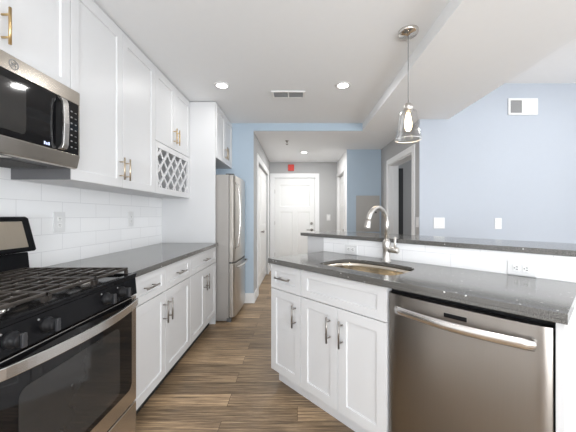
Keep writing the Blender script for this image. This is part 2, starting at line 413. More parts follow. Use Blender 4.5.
# closet double doors in the hall's left wall, face +X : local x -> +Y, local y -> -X
d2 = rot_obj(door_root('door_2'), (XHL, DL0, 0), PI / 2); dw = DL1 - DL0
bm = B()
for q in ((-.09, 0, 0, DLZ + .09), (dw, dw + .09, 0, DLZ + .09), (0, dw, DLZ, DLZ + .09)): box(bm, q[0], q[1], -.018, -.001, q[2], q[3], bev=.003)
obj('casing', bm, 'trim_white', d2)
for k in range(2):
    bm = B(); a = .008 + k * (dw / 2 - .004); b = a + dw / 2 - .012
    slab_front(bm, a, b, .01, DLZ - .01, .035, .035, [(a + .10, b - .10, .2, .95), (a + .10, b - .10, 1.05, DLZ - .14)], .010, .012)
    leaf = obj('door_leaf', bm, 'door_white', d2)
    kx = b - .06 if k == 0 else a + .06
    bm = B(); lathe(bm, [(.012, 0), (.010, -.02), (.020, -.03), (.020, -.042), (0, -.046)], (kx, .034, .93), 16, 'Y')
    tube(bm, [(kx - .03, 0, .93), (kx + .03, 0, .93)], .008, 8); obj('door_handle', bm, 'nickel', leaf)
# door in the hall's right wall, faces -X : local x -> -Y, local y -> +X
d3 = rot_obj(door_root('door_3'), (XHR, RD1, 0), -PI / 2); dw = RD1 - RD0
bm = B()
for q in ((-.085, 0, 0, 2.145), (dw, dw + .085, 0, 2.145), (0, dw, 2.06, 2.145)): box(bm, q[0], q[1], -.018, -.001, q[2], q[3], bev=.003)
obj('casing', bm, 'trim_white', d3)
bm = B(); a, b = .008, dw - .008
slab_front(bm, a, b, .01, 2.03, .04, .04, [(a + .11, b - .11, 1.42, 1.90), (a + .11, (a + b) / 2 - .05, .22, 1.30), ((a + b) / 2 + .05, b - .11, .22, 1.30)], .010, .012)
leaf = obj('door_leaf', bm, 'door_white', d3)
bm = B(); lathe(bm, [(.012, 0), (.010, -.03), (.026, -.04), (.026, -.06), (0, -.066)], (b - .06, .039, .93), 16, 'Y'); obj('door_handle', bm, 'nickel', leaf)
# open doorway in the grey wall: casing, lined jamb, strike plate; a dark doorway in the room behind
d4 = rot_obj(door_root('door_4'), (XG, GD1, 0), -PI / 2); dw = GD1 - GD0
bm = B()
for q in ((-.085, 0, 0, GDZ + .085), (dw, dw + .085, 0, GDZ + .085), (0, dw, GDZ, GDZ + .085)): box(bm, q[0], q[1], -.018, -.001, q[2], q[3], bev=.003)
for q in ((0, .016, 0, GDZ), (dw - .016, dw, 0, GDZ), (.016, dw - .016, GDZ - .016, GDZ)): box(bm, q[0], q[1], -.001, .149, q[2], q[3])
for q in ((.016, .028, 0, GDZ - .016), (dw - .028, dw - .016, 0, GDZ - .016)): box(bm, q[0], q[1], .06, .095, q[2], q[3])
obj('casing', bm, 'trim_white', d4)
bx('strike_plate', (dw - .020, dw - .0155, .02, .055, 1.33, 1.40), 'nickel', d4)
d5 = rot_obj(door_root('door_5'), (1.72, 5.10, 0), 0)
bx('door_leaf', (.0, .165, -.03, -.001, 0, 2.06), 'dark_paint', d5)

def strip(name, dims):
    bm = B(); box(bm, *dims, bev=.004); return struct(obj(name, bm, 'trim_white'))
strip('baseboard_back', (XW + .58, XHL + .014, YB - .014, YB - .001, 0, .14))
strip('baseboard_hall', (XHL + .001, XHL + .014, YB + .001, DL0 - .092, 0, .14))
strip('baseboard_hall_end', (XHL + .001, XHL + .014, DL1 + .092, YD - .02, 0, .14))
strip('baseboard_door', (ED1 + .09, XHR - .02, YD - .014, YD - .001, 0, .14))
strip('baseboard_column', (XHR, XG - .016, YP - .014, YP - .001, 0, .14))
strip('baseboard_doorway', (XG - .014, XG - .001, GD1 + .09, YP - .016, 0, .14))
strip('baseboard_right', (XG, XR - .01, YR - .014, YR - .001, 0, .14))

# tiled backsplash of the left wall
o = bx('trim_1', (XW + .0005, XW + .009, .2, 3.188, .60, 1.86), 'tile_left'); struct(o)

# ------------------------------------------------------------ cabinets
def pull(bm, p, length, vertical, yf, proj=.034, r=.0056):
    """Bar pull centred at p=(x,z) on a face at y=yf, sticking out along -y."""
    x, z = p; L = length / 2; s = L * .62
    if vertical:
        tube(bm, [(x, yf - proj, z - L), (x, yf - proj, z + L)], r, 10)
        for q in (-s, s): tube(bm, [(x, yf, z + q), (x, yf - proj, z + q)], r * .8, 8)
    else:
        tube(bm, [(x - L, yf - proj, z), (x + L, yf - proj, z)], r, 10)
        for q in (-s, s): tube(bm, [(x + q, yf, z), (x + q, yf - proj, z)], r * .8, 8)
def shaker(name, parent, x0, x1, z0, z1, rail=.057, yf=0.0, t=.019, hand=None, hmat='nickel', mat='cabinet_white'):
    bm = B()
    rz = min(rail, (z1 - z0) * .27)
    slab_front(bm, x0, x1, z0, z1, yf, t, [(x0 + rail, x1 - rail, z0 + rz, z1 - rz)], .0085, .0025)
    o = obj(name, bm, mat, parent, bevel=.0012)
    if hand:
        hx, hz, L, vert = hand
        hb = B(); pull(hb, (hx, hz), L, vert, yf); obj('handle', hb, hmat, o)
    return o
G = .0018
LR = PI / 2                                # left run: local x -> +Y, local y -> -X
XDF = -0.912                               # left base door fronts
DB = XDF - XW - .012                       # depth of the base units to the wall
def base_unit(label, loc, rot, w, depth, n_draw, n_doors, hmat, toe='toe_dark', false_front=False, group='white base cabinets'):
    r = thing('base_cabinet', label, 'cabinet', loc, rot, group)
    bx('body', (0.001, w - .001, .0205, depth, .114, .876), 'cabinet_white', r)
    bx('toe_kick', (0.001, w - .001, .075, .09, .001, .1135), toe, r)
    for k in range(n_draw):
        a = k * w / n_draw + G; b = (k + 1) * w / n_draw - G
        hd = None if false_front else ((a + b) / 2, (.703 + .872) / 2, .15, False)
        shaker('drawer' if not false_front else 'false_front', r, a, b, .703, .872, .05, hand=hd, hmat=hmat)
    for k in range(n_doors):
        a = k * w / n_doors + G; b = (k + 1) * w / n_doors - G
        if n_doors == 2: hx = b - .032 if k == 0 else a + .032
        else: hx = b - .045
        shaker('door', r, a, b, .116, .698, hand=(hx, .567, .15, True), hmat=hmat)
    return r
Y_A, Y_B, Y_C = 1.512, 2.425, 3.188
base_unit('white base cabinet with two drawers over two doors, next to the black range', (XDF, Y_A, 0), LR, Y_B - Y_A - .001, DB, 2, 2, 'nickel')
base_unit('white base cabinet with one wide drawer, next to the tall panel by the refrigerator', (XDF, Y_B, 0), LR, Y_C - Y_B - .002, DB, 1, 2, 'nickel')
# countertop of the left run
bm = B(); box(bm, XW + .0115, -.888, Y_A, Y_C - .001, .8805, .9145, bev=.003)
tag(obj('countertop', bm, 'quartz'), 'long dark grey quartz countertop along the tiled left wall', 'countertop')
# tall end panel
bm = B(); box(bm, XW + .001, -.922, Y_C + .001, Y_C + .020, .001, ZC - .009, bev=.0015)
tag(obj('cabinet_end_panel', bm, 'cabinet_white'), 'tall plain white panel between the countertop and the refrigerator', 'panel')

XUF = -1.205; DU = XUF - XW - .0105; ZU = 1.413; ZT = 2.478
def wall_unit(label, y0, y1, z0, z1, doors, hmat, xf=XUF, depth=DU, rack=None, side='cabinet_white'):
    r = thing('wall_cabinet', label, 'cabinet', (xf, y0, 0), LR, 'white wall cabinets')
    w = y1 - y0 - .001
    bm = B(); box(bm, .0005, w - .0005, .0205, depth, (rack[1] if rack else z0), z1, mi=0)
    obj('body', bm, [side], r)
    bx('top_filler', (.0005, w - .0005, .006, .03, z1, ZC - .009), 'cabinet_white', r)
    dz0 = rack[1] + .004 if rack else z0 + .001
    n = doors
    for k in range(n):
        a = k * w / n + G; b = (k + 1) * w / n - G
        hx = b - .03 if k == 0 else a + .03
        hz = dz0 + .125
        shaker('door', r, a, b, dz0, z1 - .002, hand=(hx, hz, .15, True), hmat=hmat)
    return r, w
wall_unit('white wall cabinet with two short doors above the microwave', .744, 1.512, 1.869, ZT, 2, 'brass')
u, w = wall_unit('white two-door wall cabinet just right of the microwave', 1.512, 2.412, ZU, ZT, 2, 'champagne')
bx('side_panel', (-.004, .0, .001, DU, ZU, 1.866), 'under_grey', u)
wr, w = wall_unit('white wall cabinet with lattice wine rack under two short doors', 2.412, 3.187, ZU, ZT, 2, 'brass', rack=(ZU, 1.862))
# wine rack box: frame, back, lattice
bm = B(); z0, z1 = ZU, 1.860
for q in ((.0005, w - .0005, z0, z0 + .055), (.0005, w - .0005, z1 - .05, z1), (.0005, .045, z0 + .055, z1 - .05), (w - .06, w - .0005, z0 + .055, z1 - .05)):
    box(bm, q[0], q[1], .0, .02, q[2], q[3])
for q in ((.0005, w - .0005, z0, z0 + .018), (.0005, w - .0005, z1 - .018, z1)): box(bm, q[0], q[1], .02, DU, q[2], q[3])
for q in ((.0005, .018), (w - .018, w - .0005)): box(bm, q[0], q[1], .02, DU, z0 + .018, z1 - .018)
box(bm, .018, w - .018, DU - .01, DU, z0 + .018, z1 - .018)
obj('wine_rack_box', bm, 'cabinet_white', wr)
bm = B(); xa, xb, za, zb = .0455, w - .0605, z0 + .0555, z1 - .0505
step = .146
def clip_seg(p, q):
    # Liang-Barsky against the opening
    x0_, z0_ = p; dx, dz = q[0] - p[0], q[1] - p[1]; t0, t1 = 0, 1
    for pp, qq in ((-dx, x0_ - xa), (dx, xb - x0_), (-dz, z0_ - za), (dz, zb - z0_)):
        if abs(pp) < 1e-9:
            if qq < 0: return None
        else:
            t = qq / pp
            if pp < 0: t0 = max(t0, t)
            else: t1 = min(t1, t)
    return None if t0 >= t1 - .03 else ((x0_ + dx * t0, z0_ + dz * t0), (x0_ + dx * t1, z0_ + dz * t1))
def slat(p, q, y0_, y1_, hw=.0115):
    d = Vector((q[0] - p[0], q[1] - p[1])).normalized(); n = Vector((-d.y, d.x)) * hw
    poly = [(p[0] + n.x, p[1] + n.y), (p[0] - n.x, p[1] - n.y), (q[0] - n.x, q[1] - n.y), (q[0] + n.x, q[1] + n.y)]
    a = [bm.verts.new((x, y0_, z)) for x, z in poly]; b = [bm.verts.new((x, y1_, z)) for x, z in poly]
    for k in range(4): bm.faces.new((a[k], a[(k + 1) % 4], b[(k + 1) % 4], b[k]))
    bm.faces.new(a[::-1]); bm.faces.new(b)
sl = 1.0
for k in range(-8, 18):
    s = clip_seg((xa - 1 + k * step + .02, za - 1 * sl), (xa + 1 + k * step + .02, za + 1 * sl))
    if s: slat(*s, .004, .012)
    s = clip_seg((xa + 1 + k * step - .63, za - 1 * sl), (xa - 1 + k * step - .63, za + 1 * sl))
    if s: slat(*s, .0125, .020)
obj('lattice', bm, 'cabinet_white', wr)
# cabinet over the refrigerator
wall_unit('white wall cabinet mounted high above the refrigerator', Y_C + .021, YB - .004, 1.87, ZT, 2, 'champagne', xf=-.908, depth=-.908 - XW - .002)

# ------------------------------------------------------------ range
rg = thing('kitchen_range', 'black and steel gas range with cast iron grates under the microwave', 'range', (-.85, .748, 0), LR)
RW = .757
bm = B(); box(bm, .002, RW - .002, .032, .655, .06, .895)
for x in (.03, RW - .07):
    for y in (.06, .58): box(bm, x, x + .04, y, y + .04, .001, .06)
obj('body', bm, 'black_enamel', rg)
bm = B()                                    # cooktop tray with a raised rim
box(bm, 0, RW, .004, .60, .896, .908, bev=.002)
for q in ((0, RW, .000, .028), (0, RW, .575, .60), (0, .018, .028, .575), (RW - .018, RW, .028, .575)): box(bm, q[0], q[1], q[2], q[3], .908, .918, bev=.003)
obj('cooktop', bm, 'black_enamel', rg)
bm = B(); prism_x(bm, [(-.002, .810), (.031, .810), (.031, .895), (.006, .895)], .001, RW - .001); cp = obj('control_panel', bm, 'black_enamel', rg, bevel=.002)
for x in (.095, .215, .515, .625):
    bm = B(); lathe(bm, [(.026, .004), (.026, -.006), (.023, -.010), (.021, -.010), (.0205, -.030), (.019, -.034), (0, -.034)], (x, .0, .853), 24, 'Y')
    kb = obj('knob', bm, 'black_plastic', rg)
    bm = B(); box(bm, x - .0075, x + .0075, -.044, -.0345, .853 - .021, .853 + .021, bev=.002); obj('knob_grip', bm, 'knob_grey', kb)
    bm = B(); lathe(bm, [(.0035, 0), (.0030, -.002), (0, -.0025)], (x - .028, .001, .880), 10, 'Y'); obj('indicator_mark', bm, 'legend_grey', kb)
# oven door
dr = None
bm = B()
box(bm, .003, RW - .003, .000, .030, .255, .802, bev=.004)
dr = obj('oven_door', bm, 'steel_range', rg)
def rounded(x0, x1, z0, z1, r, n=6, tops=True):
    P = []
    for cx, cz, a0, rr in ((x1 - r, z0 + r, -PI / 2, r), (x1 - r, z1 - r, 0, r if tops else 0), (x0 + r, z1 - r, PI / 2, r if tops else 0), (x0 + r, z0 + r, PI, r)):
        if rr == 0:
            P.append((cx + (r if a0 == 0 else -r), cz + r)); continue
        for k in range(n + 1):
            a = a0 + PI / 2 * k / n; P.append((cx + rr * math.cos(a), cz + rr * math.sin(a)))
    return P
def plate_y(bm, poly, y0, y1):
    a = [bm.verts.new((x, y0, z)) for x, z in poly]; b = [bm.verts.new((x, y1, z)) for x, z in poly]; n = len(poly)
    for k in range(n): bm.faces.new((a[k], a[(k + 1) % n], b[(k + 1) % n], b[k]))
    bm.faces.new(a[::-1]); bm.faces.new(b)
bm = B(); plate_y(bm, rounded(.050, RW - .050, .338, .799, .035, 6, False), -.0035, .002); obj('door_glass', bm, 'black_glass', dr, bevel=.001)
bm = B(); plate_y(bm, rounded(.115, RW - .150, .365, .690, .03), -.0042, -.0032); obj('oven_window', bm, 'oven_window', dr)
bm = B(); front = []; back = []
for k in range(29):
    t = k / 28; x = .026 + t * (RW - .054); q = -.024 - .050 * math.sin(PI * t) ** .8
    front.append((x, q)); back.append((x, q + .014))
prism(bm, front + back[::-1], .760, .796)
for x in (.034, RW - .036): box(bm, x - .008, x + .008, -.022, .0, .764, .792, bev=.003)
obj('door_handle', bm, 'handle_steel', dr, bevel=.003)
bm = B(); box(bm, .003, RW - .003, .000, .030, .066, .248, bev=.004); obj('storage_drawer', bm, 'steel_range', rg)
# backguard
bm = B(); prism_x(bm, [(.560, .918), (.655, .918), (.655, 1.03), (.572, 1.03)], .002, RW - .002); bg = obj('backguard', bm, 'black_enamel', rg, bevel=.004)
bm = B(); prism_x(bm, [(.528, 1.045), (.536, 1.036), (.640, 1.036), (.650, 1.05), (.640, 1.205), (.628, 1.216), (.585, 1.216), (.572, 1.208)], .0, RW); obj('console', bm, 'black_enamel', rg, bevel=.006)
bm = B()
n_ = Vector((-(1.208 - 1.045), .572 - .528)).normalized()   # outward normal in (y,z), roughly -y
def cons(u):                                                # point on the sloped console face
    return (.528 + (.572 - .528) * u, 1.045 + (1.208 - 1.045) * u)
a, b = cons(.10), cons(.90)
poly = [(a[0] - .003, a[1]), (a[0] + .004, a[1]), (b[0] + .004, b[1]), (b[0] - .003, b[1])]
prism_x(bm, poly, .030, RW - .045); obj('display_panel', bm, 'display_steel', rg)
# burners
for (x, y, r) in ((.165, .165, .050), (.165, .435, .038), (.592, .165, .044), (.592, .435, .046), (.378, .30, .040)):
    bm = B(); lathe(bm, [(r + .016, .9085), (r + .012, .914), (r, .918), (r * .96, .926), (0, .926)], (x, y, 0), 24)
    bu = obj('burner', bm, 'chrome', rg)
    bm = B(); lathe(bm, [(r * .86, .9262), (r * .86, .932), (r * .78, .935), (0, .935)], (x, y, 0), 24); obj('burner_cap', bm, 'cast_iron', bu)
# grates: three cast iron frames side by side
for k in range(3):
    xa, xb = .022 + k * .2385, .022 + k * .2385 + .2345; ya, yb = .032, .572; zt, h = .952, .013
    bm = B()
    def bar(x0, x1, y0, y1, z0=zt - h, z1=zt): box(bm, x0, x1, y0, y1, z0, z1, bev=.0025, seg=1)
    for x in (xa, xb - .011, ): bar(x, x + .011, ya, yb)
    for y in (ya, yb - .011): bar(xa, xb, y, y + .011)
    for q in (.11, .22, .33, .44, .56, .67, .78, .89): yy = ya + (yb - ya) * q; bar(xa + .011, xb - .011, yy - .004, yy + .004)
    xx = (xa + xb) / 2; bar(xx - .0055, xx + .0055, ya, yb, zt - h - .004, zt - .003)
    for x in (xa, xb - .013):
        for y in (ya, (ya + yb) / 2, yb - .013): box(bm, x, x + .013, y, y + .013, .9185, zt - h)
    obj('grate', bm, 'cast_iron', rg)

# ------------------------------------------------------------ over-the-range microwave
mw = thing('microwave_oven', 'steel over-range microwave with black glass door above the range', 'microwave', (-1.145, .746, 0), LR)
MW = .752; zb, zt = 1.464, 1.865
bm = B(); prism_x(bm, [(.028, zb + .006), (.370, zb + .006), (.370, zt), (.028, zt)], 0, MW); obj('body', bm, 'under_grey', mw)
bm = B(); prism_x(bm, [(.014, zb + .006), (.030, zb), (.030, 1.535), (.000, 1.535), (.000, 1.530)], 0, MW); obj('lower_trim', bm, 'steel', mw, bevel=.0015)
bm = B(); box(bm, 0, MW, .000, .027, 1.797, zt, bev=.003); obj('upper_trim', bm, 'steel', mw)
bm = B(); box(bm, .010, .605, .001, .027, 1.537, 1.795, bev=.002); md = obj('door', bm, 'black_glass', mw)
bm = B(); plate_y(bm, rounded(.05, .455, 1.562, 1.765, .02), .0002, .0012); obj('window', bm, 'oven_window', md)
bm = B(); prism_x(bm, [(.003, 1.792), (-.022, 1.786), (-.030, 1.765), (-.034, 1.665), (-.030, 1.565), (-.022, 1.544), (.003, 1.538), (.003, 1.550), (-.012, 1.556), (-.019, 1.575), (-.023, 1.665), (-.019, 1.755), (-.012, 1.774), (.003, 1.780)], .612, .642)
obj('door_handle', bm, 'handle_steel', md, bevel=.002)
bm = B(); box(bm, .645, MW - .008, .001, .027, 1.537, 1.795, bev=.002); pn = obj('control_panel', bm, 'black_glass', mw)
bm = B(); box(bm, .607, .643, .004, .027, 1.537, 1.795); obj('door_edge', bm, 'black_plastic', mw)
for k in range(2):
    bm = B(); box(bm, MW - .008 if k else 0, MW if k else .008, .002, .027, 1.536, 1.796); obj('side_trim', bm, 'steel', mw)
for r_ in range(7):
    for c_ in range(3):
        x = .664 + c_ * .027; z = 1.566 + r_ * .030
        bm = B(); box(bm, x, x + .011, .0000, .0012, z, z + .004 + .003 * (c_ % 2)); obj('key_legend', bm, 'legend_grey', pn)
bm = B()
for k, x in enumerate((.540, .551, .562)): box(bm, x, x + .007, .0002, .0012, 1.546, 1.560 - .003 * (k % 2))
obj('clock_digits', bm, 'clock_blue', md)
bm = B(); cx, cz = .402, 1.831
def ring_y(bm, cx, cz, r0, r1, y0, y1, seg=28): lathe(bm, [(r0, y1), (r0, y0), (r1, y0), (r1, y1)], (cx, 0, cz), seg, 'Y')
ring_y(bm, cx, cz, .0165, .0200, -.0015, .0)
for k in range(4):
    a = k * PI / 2 + .4; pts = [(cx + .0115 * math.cos(a + t) * (1 - .25 * t), -.0008, cz + .0115 * math.sin(a + t) * (1 - .25 * t)) for t in (0, .3, .6, .9, 1.2)]
    tube(bm, pts, .0011, 6)
tube(bm, [(cx - .006, -.0008, cz - .004), (cx - .005, -.0008, cz + .004), (cx - .001, -.0008, cz + .003), (cx - .003, -.0008, cz - .004)], .0011, 6)
tube(bm, [(cx + .006, -.0008, cz + .004), (cx + .002, -.0008, cz + .003), (cx + .003, -.0008, cz - .004), (cx + .007, -.0008, cz - .003)], .0011, 6)
obj('badge', bm, 'legend_grey', mw)
# underside: two grease filters and a lamp lens
for x in (.06, .42):
    bm = B(); box(bm, x, x + .27, .12, .33, zb + .000, zb + .0055)
    for q in range(9): box(bm, x + .02, x + .25, .135 + q * .021, .143 + q * .021, zb - .004, zb)
    obj('grease_filter', bm, 'gasket_grey', mw)
bx('lamp_lens', (.30, .45, .055, .10, zb + .002, zb + .0055), 'plastic_white', mw)
bx('vent_slot', (.05, MW - .05, .034, .050, zb + .002, zb + .0055), 'black_plastic', mw)

# ------------------------------------------------------------ refrigerator (front at local y=0, looks +X)
fr = thing('refrigerator', 'stainless steel bottom-freezer refrigerator with grey side in the alcove', 'refrigerator', (-.700, 3.232, 0), LR)
FW = .715
bm = B(); box(bm, .004, FW - .004, .082, .78, .05, 1.686, bev=.004)
box(bm, .03, FW - .03, .10, .74, .012, .05); obj('body', bm, 'fridge_side', fr)
def bowed(x0, x1, z0, z1, mat, name, bow=.022, y0=.0, t=.070):
    bm = B(); n = 16; front = []
    for k in range(n + 1):
        u = k / n; x = x0 + (x1 - x0) * u
        e = 1 - abs(2 * u - 1) ** 2.2
        edge = .016 * (max(0, 1 - u / .05) ** 2 + max(0, 1 - (1 - u) / .05) ** 2)
        front.append((x, y0 + bow * (1 - e) + edge))
    poly = front + [(x1, y0 + t + .004), (x0, y0 + t + .004)]
    prism(bm, poly, z0, z1); return obj(name, bm, mat, fr, bevel=.003)
dd = bowed(.0, FW, .690, 1.680, 'steel_fridge', 'fridge_door')
fd = bowed(.0, FW, .062, .672, 'steel_fridge', 'freezer_drawer')
bm = B(); box(bm, .006, FW - .006, .050, .0815, .06, 1.678); obj('gasket', bm, 'gasket_grey', fr)
pts = [(.050, .020, 1.60), (.050, -.018, 1.57)] + [(.050, -.018 - .022 * math.sin(PI * t / 12), 1.57 - .70 * t / 12) for t in range(1, 12)] + [(.050, -.018, .87), (.050, .020, .84)]
bm = B(); tube(bm, pts, .0095, 12); obj('door_handle', bm, 'handle_steel', dd)
pts = [(.09, .018, .625), (.10, -.022, .625)] + [(.10 + .50 * t / 12, -.022 - .012 * math.sin(PI * t / 12), .625) for t in range(1, 12)] + [(FW - .10, -.022, .625), (FW - .09, .018, .625)]
bm = B(); tube(bm, pts, .012, 12); obj('drawer_handle', bm, 'handle_steel', fd)
bm = B(); box(bm, .01, .07, .03, .12, 1.6805, 1.70, bev=.004); obj('hinge_cover', bm, 'gasket_grey', fr)
for x in (.02, FW - .06):
    bm = B(); box(bm, x, x + .04, .06, .11, .001, .0495, bev=.004); obj('foot', bm, 'gasket_grey', fr)

# ------------------------------------------------------------ island (local x to the right along the front, local y away from the camera)
IO = (-.212, 2.048); IR = -math.radians(47.755)
def isl(x, y, z=0):
    c, s = math.cos(IR), math.sin(IR); return (IO[0] + c * x - s * y, IO[1] + s * x + c * y, z)
IW = 1.569
base_unit('narrow white island base cabinet with one drawer over one door', isl(.001, .026), IR, .316, .53, 1, 1, 'nickel', toe='toe_white', group='white island cabinets')
sc = thing('base_cabinet', 'white sink base cabinet with two doors, in the island beside the dishwasher', 'cabinet', isl(.319, .026), IR, 'white island cabinets')
w = .612
bm = B()                                    # open box so the sink bowl can hang inside
box(bm, .001, .018, .0205, .53, .114, .876); box(bm, w - .005, w - .001, .0205, .53, .114, .876)
box(bm, .018, w - .005, .52, .53, .114, .876); box(bm, .018, w - .005, .0205, .52, .114, .13); box(bm, .018, w - .005, .0205, .032, .66, .876)
obj('body', bm, 'cabinet_white', sc)
bx('toe_kick', (.001, w - .001, .075, .09, .001, .1135), 'toe_white', sc)
shaker('false_front', sc, G, w - G, .703, .872, .055)
for k in range(2):
    a = k * w / 2 + G; b = (k + 1) * w / 2 - G; hx = b - .055 if k == 0 else a + .032
    shaker('door', sc, a, b, .116, .698, hand=(hx, .567, .15, True), hmat='nickel')
# dishwasher
dwx = .9345
dwt = thing('dishwasher', 'stainless steel dishwasher with a bowed bar handle at the right of the island', 'dishwasher', isl(dwx, .026), IR)
DW = .602
bx('tub', (.004, DW - .004, .034, .53, .10, .868), 'black_plastic', dwt)
bx('toe_plate', (.004, DW - .004, .060, .075, .002, .099), 'black_plastic', dwt)
bm = B(); n = 36; poly = []
for k in range(n + 1):
    u = .5 - .5 * math.cos(PI * k / n); poly.append((.004 + (DW - .008) * u, -.014 + .007 * abs(2 * u - 1) ** 2 + .015 * abs(2 * u - 1) ** 9))
poly += [(DW - .004, .033), (.004, .033)]
prism(bm, poly, .105, .852)
for f in bm.faces:
    if len(f.verts) == 4: f.smooth = True
ddr = obj('door', bm, 'steel_vertical', dwt, bevel=.003)
bm = B(); pts = []
for k in range(25):
    t = k / 24; pts.append((.068 + t * (DW - .120), -.038 - .030 * math.sin(PI * t), .792))
pts = [(.070, -.004, .792)] + pts + [(DW - .054, -.004, .792)]
tube(bm, pts, [.016] + [.0195] * 25 + [.016], 16, True, (1.0, .62)); obj('door_handle', bm, 'handle_steel', ddr)
bm = B(); box(bm, .263, .348, -.0155, -.010, .806, .824, bev=.001); obj('vent', bm, 'black_plastic', ddr)
bm = B(); box(bm, .262, .349, -.0150, -.0095, .804, .826, bev=.002); obj('vent_rim', bm, 'nickel', ddr)
# end panel of the island
bm = B(); box(bm, 1.5385, 1.5615, .022, .600, .001, .876, bev=.0015)
o = obj('cabinet_end_panel', bm, 'cabinet_white'); o.location = (IO[0], IO[1], 0); o.rotation_euler = (0, 0, IR)
tag(o, 'plain white panel closing the right end of the island beside the dishwasher', 'panel')
# sink outline in island coordinates
SK = [(.455, .098), (.85, .100), (.893, .112), (.915, .150), (.920, .235), (.912, .340), (.893, .385), (.850, .418), (.720, .440), (.570, .437), (.455, .415), (.408, .375), (.390, .310), (.386, .220), (.392, .150), (.412, .115)]
def smooth_loop(P, n=4):
    out = []; N = len(P)
    for i in range(N):
        p0, p1, p2, p3 = [Vector(P[(i + k - 1) % N]) for k in range(4)]
        for j in range(n):
            t = j / n
            out.append(tuple(.5 * ((2 * p1) + (-p0 + p2) * t + (2 * p0 - 5 * p1 + 4 * p2 - p3) * t * t + (-p0 + 3 * p1 - 3 * p2 + p3) * t ** 3)))
    return out
SL = smooth_loop(SK)
SCX = sum(p[0] for p in SL) / len(SL); SCY = sum(p[1] for p in SL) / len(SL)
def sink_loop(off): 
    out = []; N = len(SL)
    for i in range(N):
        a = Vector(SL[i - 1]); b = Vector(SL[(i + 1) % N]); d = (b - a).normalized(); nn = Vector((d.y, -d.x))
        out.append((SL[i][0] + nn.x * off, SL[i][1] + nn.y * off))
    return out
def place_island(o): o.location = (IO[0], IO[1], 0); o.rotation_euler = (0, 0, IR); return o
bm = B()
outer = [bm.verts.new((x, y, .9145)) for x, y in ((0, 0), (IW, 0), (IW, .595), (0, .595))]
inner = [bm.verts.new((x, y, .9145)) for x, y in SL]
es = [bm.edges.new((outer[k], outer[(k + 1) % 4])) for k in range(4)] + [bm.edges.new((inner[k], inner[(k + 1) % len(inner)])) for k in range(len(inner))]
bmesh.ops.triangle_fill(bm, use_beauty=True, use_dissolve=False, edges=es)
r = bmesh.ops.extrude_face_region(bm, geom=bm.faces[:])
bmesh.ops.translate(bm, vec=(0, 0, -.020), verts=[g for g in r['geom'] if isinstance(g, bmesh.types.BMVert)])
for q in ((0, IW, 0, .045), (0, .045, .045, .595), (IW - .045, IW, .045, .595)): box(bm, q[0], q[1], q[2], q[3], .8800, .8946)   # built-up edge
o = place_island(obj('countertop', bm, 'quartz', bevel=.002))
tag(o, 'dark grey quartz island countertop with a cut-out around the sink', 'countertop')
# sink bowl
bm = B(); rings = []
for off, z in ((.004, .8938), (.004, .868), (.000, .74), (-.010, .705), (-.035, .690), (-.10, .685)):
    rings.append([bm.verts.new((x, y, z)) for x, y in sink_loop(off)])
for a, b in zip(rings, rings[1:]):
    for k in range(len(a)):
        f = bm.faces.new((a[k], a[(k + 1) % len(a)], b[(k + 1) % len(a)], b[k])); f.smooth = True
bm.faces.new(rings[-1])
sk = thing('kitchen_sink', 'stainless steel undermount sink bowl set in the island countertop', 'sink', (IO[0], IO[1], 0), IR)
o = obj('bowl', bm, 'steel_sink', sk)
md_ = o.modifiers.new('thick', 'SOLIDIFY'); md_.thickness = .0012; md_.offset = 1
bm = B(); lathe(bm, [(.045, .6865), (.042, .690), (.030, .689), (.028, .6868), (0, .6868)], (SCX, SCY, 0), 24); obj('drain', bm, 'chrome', sk)
# faucet
fx, fy, ft = .662, .482, .9150
fc = thing('kitchen_faucet', 'brushed nickel gooseneck faucet behind the sink', 'faucet', isl(fx, fy, ft), IR)
bm = B(); lathe(bm, [(0, 0), (.030, 0), (.030, .004), (.026, .009), (.0245, .012), (.0245, .085), (.0275, .095), (.0270, .128), (.021, .142), (.0155, .150), (0, .150)], (0, 0, 0), 24); obj('body', bm, 'faucet_nickel', fc)
pts = [(0, 0, .145), (0, 0, .247)]
R = .106
for k in range(1, 19):
    a = PI * k / 18 * .93; pts.append((0, -R + R * math.cos(a), .251 + R * math.sin(a)))
bm = B(); tube(bm, pts, .0150, 16); obj('spout', bm, 'faucet_nickel', fc)
q = Vector(pts[-1]); d = (q - Vector(pts[-2])).normalized()
bm = B(); tube(bm, [q - d * .002, q + d * .006, q + d * .026, q + d * .044, q + d * .048], [.0158, .0165, .0180, .0200, .0180], 16); obj('spray_head', bm, 'faucet_nickel', fc)
bm = B(); tube(bm, [(.020, 0, .082), (.048, 0, .082), (.078, 0, .082), (.084, 0, .082)], [.0195, .0195, .0205, .016], 16); hd = obj('handle', bm, 'faucet_nickel', fc)
bm = B(); tube(bm, [(.060, 0, .095), (.061, -.002, .12), (.064, -.004, .168)], [.0080, .0070, .0080], 10); obj('lever', bm, 'faucet_nickel', hd)
# half wall, its tile and the raised bar top
bm = B(); box(bm, -.2145, IW + .30, .608, .728, .001, 1.033)
struct(place_island(obj('wall_island', bm, 'grey_light')))
bm = B(); box(bm, -.008, IW + .30, .5985, .6075, .80, 1.0325)
struct(place_island(obj('trim_2', bm, 'tile_island')))
bm = B(); box(bm, -.288, IW + .33, .585, 1.045, 1.034, 1.062, bev=.003)
tag(place_island(obj('bar_top', bm, 'quartz')), 'raised dark quartz bar top resting on the island half wall', 'bar top')

